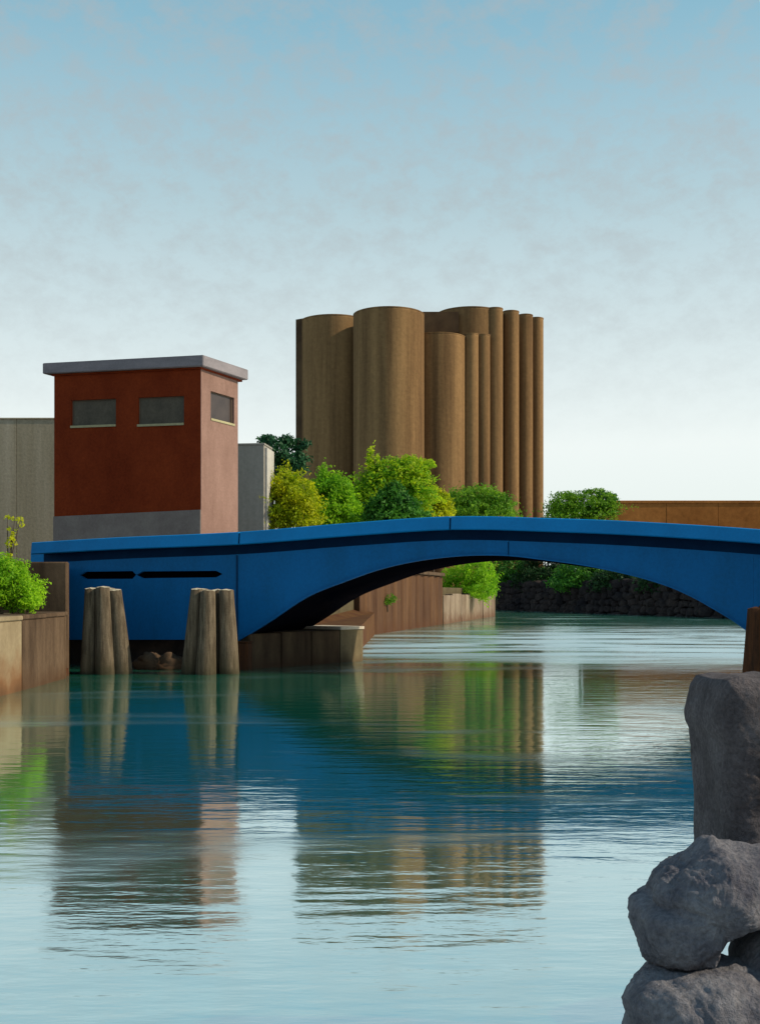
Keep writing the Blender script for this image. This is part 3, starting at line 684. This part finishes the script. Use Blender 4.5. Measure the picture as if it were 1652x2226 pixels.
# ---- foliage -------------------------------------------------------------------------------
def crown_mesh(blobs, d, depth, n, leaf, seed, gap=.0, shell=.55):
    """blobs (px,py,rx,ry) at distance d -> cloud of small leaf quads with gaps"""
    r = np.random.default_rng(seed)
    vol = np.array([b[2]*b[3] for b in blobs], float); vol /= vol.sum()
    idx = r.choice(len(blobs), size=n, p=vol)
    B_ = np.array([[Xp(b[0], d), Zp(b[1], d), b[2]*d/FPX, b[3]*d/FPX] for b in blobs])
    dirs = r.normal(size=(n, 3)); dirs /= np.linalg.norm(dirs, axis=1)[:, None]
    rad = shell+(1-shell)*r.random(n)**.6
    rad *= 1+.07*r.normal(size=n)
    lob = np.array([noise.noise(Vector(dirs[i])*2.6+Vector((idx[i]*3.7+seed, 0, 0))) for i in range(n)])
    rad *= 1.14+.62*lob+.25*np.maximum(0, r.normal(size=n)-1.2)
    bb = B_[idx]; off = r.uniform(-.5, .5, len(blobs))[idx]*depth
    C = np.stack([bb[:, 0]+dirs[:, 0]*rad*bb[:, 2], d+off+dirs[:, 1]*rad*np.minimum(depth, bb[:, 2]*1.1), bb[:, 1]+dirs[:, 2]*rad*bb[:, 3]], 1)
    # clump mask
    fr = 1/(leaf*6); keep = np.ones(n, bool)
    for i in range(n):
        if noise.noise(Vector(C[i])*fr*1.0+Vector((seed, 0, 0))) < gap-.25: keep[i] = False
    C = C[keep]; dirs = dirs[keep]; m_ = len(C)
    nrm = dirs*.6+r.normal(size=(m_, 3))*.7+np.array([0, 0, .35]); nrm /= np.linalg.norm(nrm, axis=1)[:, None]
    a = np.cross(nrm, r.normal(size=(m_, 3))); a /= np.linalg.norm(a, axis=1)[:, None]; b = np.cross(nrm, a)
    s = (leaf*r.uniform(.55, 1.25, m_))[:, None]
    V = np.stack([C-a*s, C-b*s*.45+nrm*s*.12, C+a*s, C+b*s*.45+nrm*s*.12], 1).reshape(-1, 3)
    me = bpy.data.meshes.new('crown')
    me.vertices.add(m_*4); me.vertices.foreach_set('co', V.astype('f').ravel())
    me.loops.add(m_*4); me.loops.foreach_set('vertex_index', np.arange(m_*4, dtype='i'))
    me.polygons.add(m_); me.polygons.foreach_set('loop_start', np.arange(0, m_*4, 4, dtype='i')); me.polygons.foreach_set('loop_total', np.full(m_, 4, 'i'))
    me.update(); me.validate(); return me
def tube(bm, pts, radii, n=7):
    rings = []
    for i, (p, r_) in enumerate(zip(pts, radii)):
        dr = (pts[min(i+1, len(pts)-1)]-pts[max(i-1, 0)]).normalized(); a = dr.orthogonal().normalized(); b = dr.cross(a)
        rings.append([bm.verts.new(p+a*math.cos(2*math.pi*k/n)*r_+b*math.sin(2*math.pi*k/n)*r_) for k in range(n)])
    for A_, B_ in zip(rings[:-1], rings[1:]):
        for k in range(n): bm.faces.new([A_[k], A_[(k+1) % n], B_[(k+1) % n], B_[k]])
    bm.faces.new(rings[-1]); bm.faces.new(rings[0][::-1])
def tree(name, label, cat, blobs, d, zg, m, n=9000, leaf=.22, depth=None, seed=1, group=None, gap=0., shell=.5, extra=None, bush=False, parts=('crown', 'trunk')):
    if group == 'trees between the bridge and the silos' and d < 130: blobs = [(b[0], b[1]+2, b[2]*1.16, b[3]*1.10) for b in blobs]; n = int(n*1.3)
    xs = [b[0] for b in blobs]; cx = sum(b[0]*b[2]*b[3] for b in blobs)/sum(b[2]*b[3] for b in blobs)
    base = Vector((Xp(cx, d), d, zg)); wid = (max(b[0]+b[2] for b in blobs)-min(b[0]-b[2] for b in blobs))*d/FPX
    depth = depth or wid*.35
    t = thing(name, base, label, cat, group)
    me = crown_mesh(blobs, d, depth, n, leaf, seed, gap, shell); mesh_obj(parts[0], me, m, t)
    for k, (bl2, m2, n2, dd2) in enumerate(extra or []):
        me = crown_mesh(bl2, d+dd2, depth*.35, n2, leaf, seed+50+k, gap, shell); mesh_obj('inner_foliage', me, m2, t)
    rr = random.Random(seed); bm = bmesh.new()
    zc = min(Zp(b[1], d) for b in blobs); top = max(Zp(b[1], d) for b in blobs); r0 = max(.05, wid*.022)
    mid = Vector((base.x+rr.uniform(-.2, .2), d, zg+(zc-zg)*.75))
    tube(bm, [base-Vector((0, 0, .3)), base.lerp(mid, .5)+Vector((rr.uniform(-.1, .1), 0, 0)), mid], [r0*1.2, r0, r0*.8])
    for b in blobs:
        e = Vector((Xp(b[0], d), d+rr.uniform(-.3, .3)*depth, Zp(b[1]-b[3]*.55, d)))
        m1 = mid.lerp(e, .5)+Vector((rr.uniform(-.3, .3), rr.uniform(-.3, .3), .2))*wid*.06
        tube(bm, [mid, m1, e], [r0*.6, r0*.4, r0*.12], 5)
    bm_obj(parts[1] if not bush else 'stem', bm, M['bark'], t)
    return t
G = 'trees between the bridge and the silos'
# dark tree left of the silos
tree('tree', 'dark blue-green tree with sky gaps against the left edge of the silos', 'tree',
     [(600, 985, 28, 24), (625, 960, 17, 13), (580, 955, 17, 11), (650, 965, 22, 12), (640, 1005, 30, 26), (605, 1020, 30, 28), (575, 975, 14, 10)], 135, 3.6, M['l_blu'], n=6500, leaf=.30, seed=3, group=G, gap=.12, shell=.3)
tree('tree', 'yellow-green rounded tree right beside the pale grey block', 'tree',
     [(615, 1080, 38, 48), (650, 1085, 34, 42), (600, 1110, 34, 40), (650, 1120, 38, 34), (625, 1052, 18, 18), (580, 1090, 24, 45)], 95, 3.6, M['l_yel'], n=15000, leaf=.17, seed=5, group=G)
tree('tree', 'bright green pointed tree between the yellow tree and the spiky one', 'tree',
     [(712, 1048, 20, 30), (725, 1068, 36, 34), (700, 1085, 28, 34), (748, 1090, 24, 26), (735, 1120, 60, 30)], 100, 3.6, M['l_bri'], n=13000, leaf=.17, seed=6, group=G)
tree('tree', 'low yellowish tree filling the gap left of the dark shrub', 'tree',
     [(760, 1095, 36, 34), (745, 1118, 40, 26), (790, 1080, 26, 28)], 105, 3.6, M['l_mid'], n=9000, leaf=.17, seed=7, group=G)
tree('tree', 'large bright tree with spiky top in front of the central silo', 'tree',
     [(812, 1012, 11, 34), (806, 995, 7, 18), (825, 1040, 26, 30), (860, 1020, 34, 24), (895, 1018, 26, 26), (880, 1045, 40, 30), (915, 1030, 18, 22), (930, 1004, 14, 9), (900, 1075, 44, 36), (805, 1060, 30, 34), (850, 1060, 40, 40)], 104, 3.6, M['l_mid'], n=17000, leaf=.18, seed=8, group=G, gap=.03)
tree('tree', 'dark green conical shrub in front of the spiky tree', 'tree',
     [(858, 1072, 16, 22), (850, 1094, 32, 26), (884, 1104, 24, 24), (826, 1110, 28, 22), (860, 1122, 52, 18)], 96, 3.6, M['l_drk'], n=14000, leaf=.17, seed=9, group=G)
tree('tree', 'small yellow-green tree between the dark shrub and the green mound', 'tree',
     [(940, 1100, 28, 34), (958, 1085, 16, 18), (925, 1112, 24, 28), (960, 1112, 22, 24)], 108, 3.6, M['l_yel'], n=7000, leaf=.17, seed=10, group=G)
tree('tree', 'low rounded green tree in front of the ribbed right side of the silos', 'tree',
     [(1010, 1088, 44, 26), (1050, 1086, 46, 27), (1082, 1100, 34, 26), (990, 1110, 28, 24), (1040, 1115, 76, 24)], 138, 3.6, M['l_mnd'], n=14000, leaf=.22, seed=11, group=G)
tree('tree', 'rounded green tree with arching top twigs left of the ochre building', 'tree',
     [(1225, 1098, 36, 24), (1265, 1096, 42, 22), (1305, 1100, 34, 24), (1215, 1112, 30, 22), (1262, 1115, 74, 24), (1320, 1080, 20, 11), (1290, 1069, 20, 5), (1235, 1076, 22, 9), (1332, 1085, 10, 10)], 182, 3.4, M['l_mnd'], n=14000, leaf=.24, seed=12, gap=.06,
     extra=[([(1318, 1086, 24, 14), (1290, 1068, 26, 4), (1255, 1100, 40, 20)], M['l_drk'], 3000, -1)])
# left bank bush on the quay
tree('bush', 'bright yellow-green bush spilling over the quay at the left edge', 'bush',
     [(20, 1245, 36, 34), (45, 1285, 38, 34), (10, 1290, 36, 34), (66, 1306, 20, 20), (-30, 1270, 50, 60)], 36.4, 2.4, M['l_bri'], n=15000, leaf=.065, seed=13, shell=.4, bush=True, parts=('foliage', 'stem'))
tree('climbing_weed', 'thin straggly yellow-green weed sprig rising above the left bush against the tan wall', 'plant',
     [(32, 1128, 14, 6), (45, 1136, 7, 12), (28, 1150, 9, 12), (15, 1124, 8, 4), (26, 1180, 10, 14), (22, 1205, 9, 14), (30, 1165, 5, 10)], 37.2, 2.4, M['l_yel'], n=420, leaf=.06, depth=.25, seed=14, gap=.05, bush=True, parts=('foliage', 'stem'))
# beyond the arch
p = line_pt(1022)
tree('bush', 'sunlit yellow-green bush hanging over the concrete bulkhead beyond the arch', 'bush',
     [(1000, 1262, 34, 34), (1035, 1252, 38, 40), (1055, 1268, 24, 34), (980, 1270, 20, 20), (1040, 1285, 34, 16)], p.y+1.5, 2.9, M['l_bri'], n=14000, leaf=.15, depth=3, seed=15, bush=True, parts=('foliage', 'stem'))
p = line_pt(846)
tree('bush', 'small green weed growing at the top of the rusty ribbed wall under the arch', 'bush',
     [(846, 1302, 14, 9), (838, 1308, 10, 7)], p.y-.9, 1.9, M['l_mnd'], n=1200, leaf=.07, depth=.4, seed=16, bush=True, parts=('foliage', 'stem'))
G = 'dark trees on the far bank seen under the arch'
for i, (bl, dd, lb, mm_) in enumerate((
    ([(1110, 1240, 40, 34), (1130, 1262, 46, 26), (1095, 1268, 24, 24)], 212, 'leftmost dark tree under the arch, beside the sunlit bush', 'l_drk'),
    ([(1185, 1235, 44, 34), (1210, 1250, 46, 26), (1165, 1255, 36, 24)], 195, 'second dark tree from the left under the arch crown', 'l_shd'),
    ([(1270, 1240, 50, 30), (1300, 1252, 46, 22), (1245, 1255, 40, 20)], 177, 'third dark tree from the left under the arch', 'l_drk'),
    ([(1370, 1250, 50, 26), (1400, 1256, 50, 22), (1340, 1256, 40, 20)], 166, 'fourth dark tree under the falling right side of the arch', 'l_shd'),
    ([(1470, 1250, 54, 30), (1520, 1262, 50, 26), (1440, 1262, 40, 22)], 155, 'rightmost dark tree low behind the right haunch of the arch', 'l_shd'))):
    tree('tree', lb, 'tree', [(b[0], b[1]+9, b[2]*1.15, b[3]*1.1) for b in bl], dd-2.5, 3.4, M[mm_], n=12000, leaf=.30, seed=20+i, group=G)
# more trees hidden behind, so the gap over the far bank reads closed from the side
# ---- foreground granite block and boulders ---------------------------------------------------
BLK = [(1509, 1470), (1540, 1462), (1600, 1461), (1660, 1462), (1760, 1466), (1850, 1475), (1868, 1600), (1872, 1800), (1860, 1960), (1700, 1990), (1600, 1985), (1512, 1975), (1505, 1900), (1504, 1830), (1506, 1780), (1503, 1700), (1500, 1640), (1496, 1590), (1488, 1575), (1487, 1545), (1492, 1520), (1498, 1490)]
def dens(o, k=6):
    out = []
    for i in range(len(o)):
        a, b = o[i], o[(i+1) % len(o)]
        for j in range(k): out.append((a[0]+(b[0]-a[0])*j/k, a[1]+(b[1]-a[1])*j/k))
    return out
G = 'rocks piled on the near right shore'
rock_mesh('granite_block', dens([(x+32, y_+2) for x, y_ in BLK]), (1715, 1720), 7.0, .45, M['rock2'], nph=64, nth=320, power=9, amp=.022, freq=2.2, seed=1, label='tall squared dark granite block standing behind the boulders at the right edge', cat='stone block')
BD = [(1371, 1991), (1373, 1978), (1378, 1968), (1407, 1954), (1414, 1930), (1428, 1903), (1455, 1882), (1482, 1867), (1520, 1846), (1545, 1830), (1560, 1826), (1584, 1836), (1614, 1843), (1653, 1843), (1720, 1850), (1790, 1880), (1800, 1930), (1760, 1965), (1700, 1975), (1653, 1982), (1612, 1998), (1562, 2020), (1542, 2036), (1530, 2054), (1526, 2078), (1512, 2093), (1497, 2098), (1456, 2112), (1430, 2112), (1418, 2106), (1406, 2085), (1384, 2063), (1375, 2030)]
rock_mesh('boulder', dens(BD), (1515, 1965), 5.9, .42, M['rock'], nph=56, nth=300, power=2.6, amp=.035, freq=3.5, seed=2, label='large knobbly grey boulder with pale top leaning against the granite block', cat='boulder', group=G)
B3 = [(1580, 2096), (1590, 2074), (1604, 2052), (1628, 2022), (1658, 1998), (1720, 1975), (1790, 2000), (1820, 2060), (1800, 2120), (1720, 2150), (1640, 2150), (1595, 2140), (1582, 2115)]
rock_mesh('boulder', dens([(x+14, y_) for x, y_ in B3]), (1700, 2075), 5.75, .36, M['rock'], nph=40, nth=200, power=2.5, amp=.02, freq=3, seed=3, label='brownish boulder wedged at the right edge under the large grey boulder', cat='boulder', group=G)
B4 = [(1366, 2190), (1372, 2165), (1384, 2142), (1399, 2122), (1418, 2110), (1467, 2102), (1510, 2093), (1543, 2088), (1570, 2089), (1610, 2098), (1655, 2106), (1740, 2125), (1850, 2170), (1880, 2300), (1820, 2430), (1650, 2480), (1480, 2470), (1390, 2400), (1365, 2300), (1370, 2235)]
rock_mesh('boulder', dens(B4), (1600, 2280), 5.6, .50, M['rock'], nph=56, nth=300, power=2.7, amp=.035, freq=3.2, seed=4, label='dark broad boulder at the bottom right corner with a bluish-grey top', cat='boulder', group=G)
# shore stones further down that carry the pile (below / beside the frame)
for i, (x, y_, z_, r_) in enumerate(((2.15, 6.4, .25, .62), (2.3, 5.3, .1, .6), (3.0, 6.6, .75, .62), (3.1, 5.2, .7, .75), (3.35, 7.5, .9, .62))):
    c = (CX+x/y_*FPX, HY-(z_-EYE)/y_*FPX); rp = r_/y_*FPX
    rock_mesh('shore_stone', blob_out(c[0], c[1], rp, rp*.8, 40+i, 12), c, y_, r_*.9, M['rock'], nph=20, nth=60, power=2.6, amp=.06, freq=2.4, seed=10+i,
              label=('shore stone low at the waterline under the dark broad boulder', 'lowest shore stone nearest the viewer, under the dark broad boulder', 'shore stone beneath the brownish wedged boulder', 'shore stone right of the dark broad boulder, outside the stack', 'shore stone carrying the granite block')[i], cat='stone', group='shore stones under the boulders')

scn.render.engine = 'CYCLES'
scn.cycles.max_bounces = 8
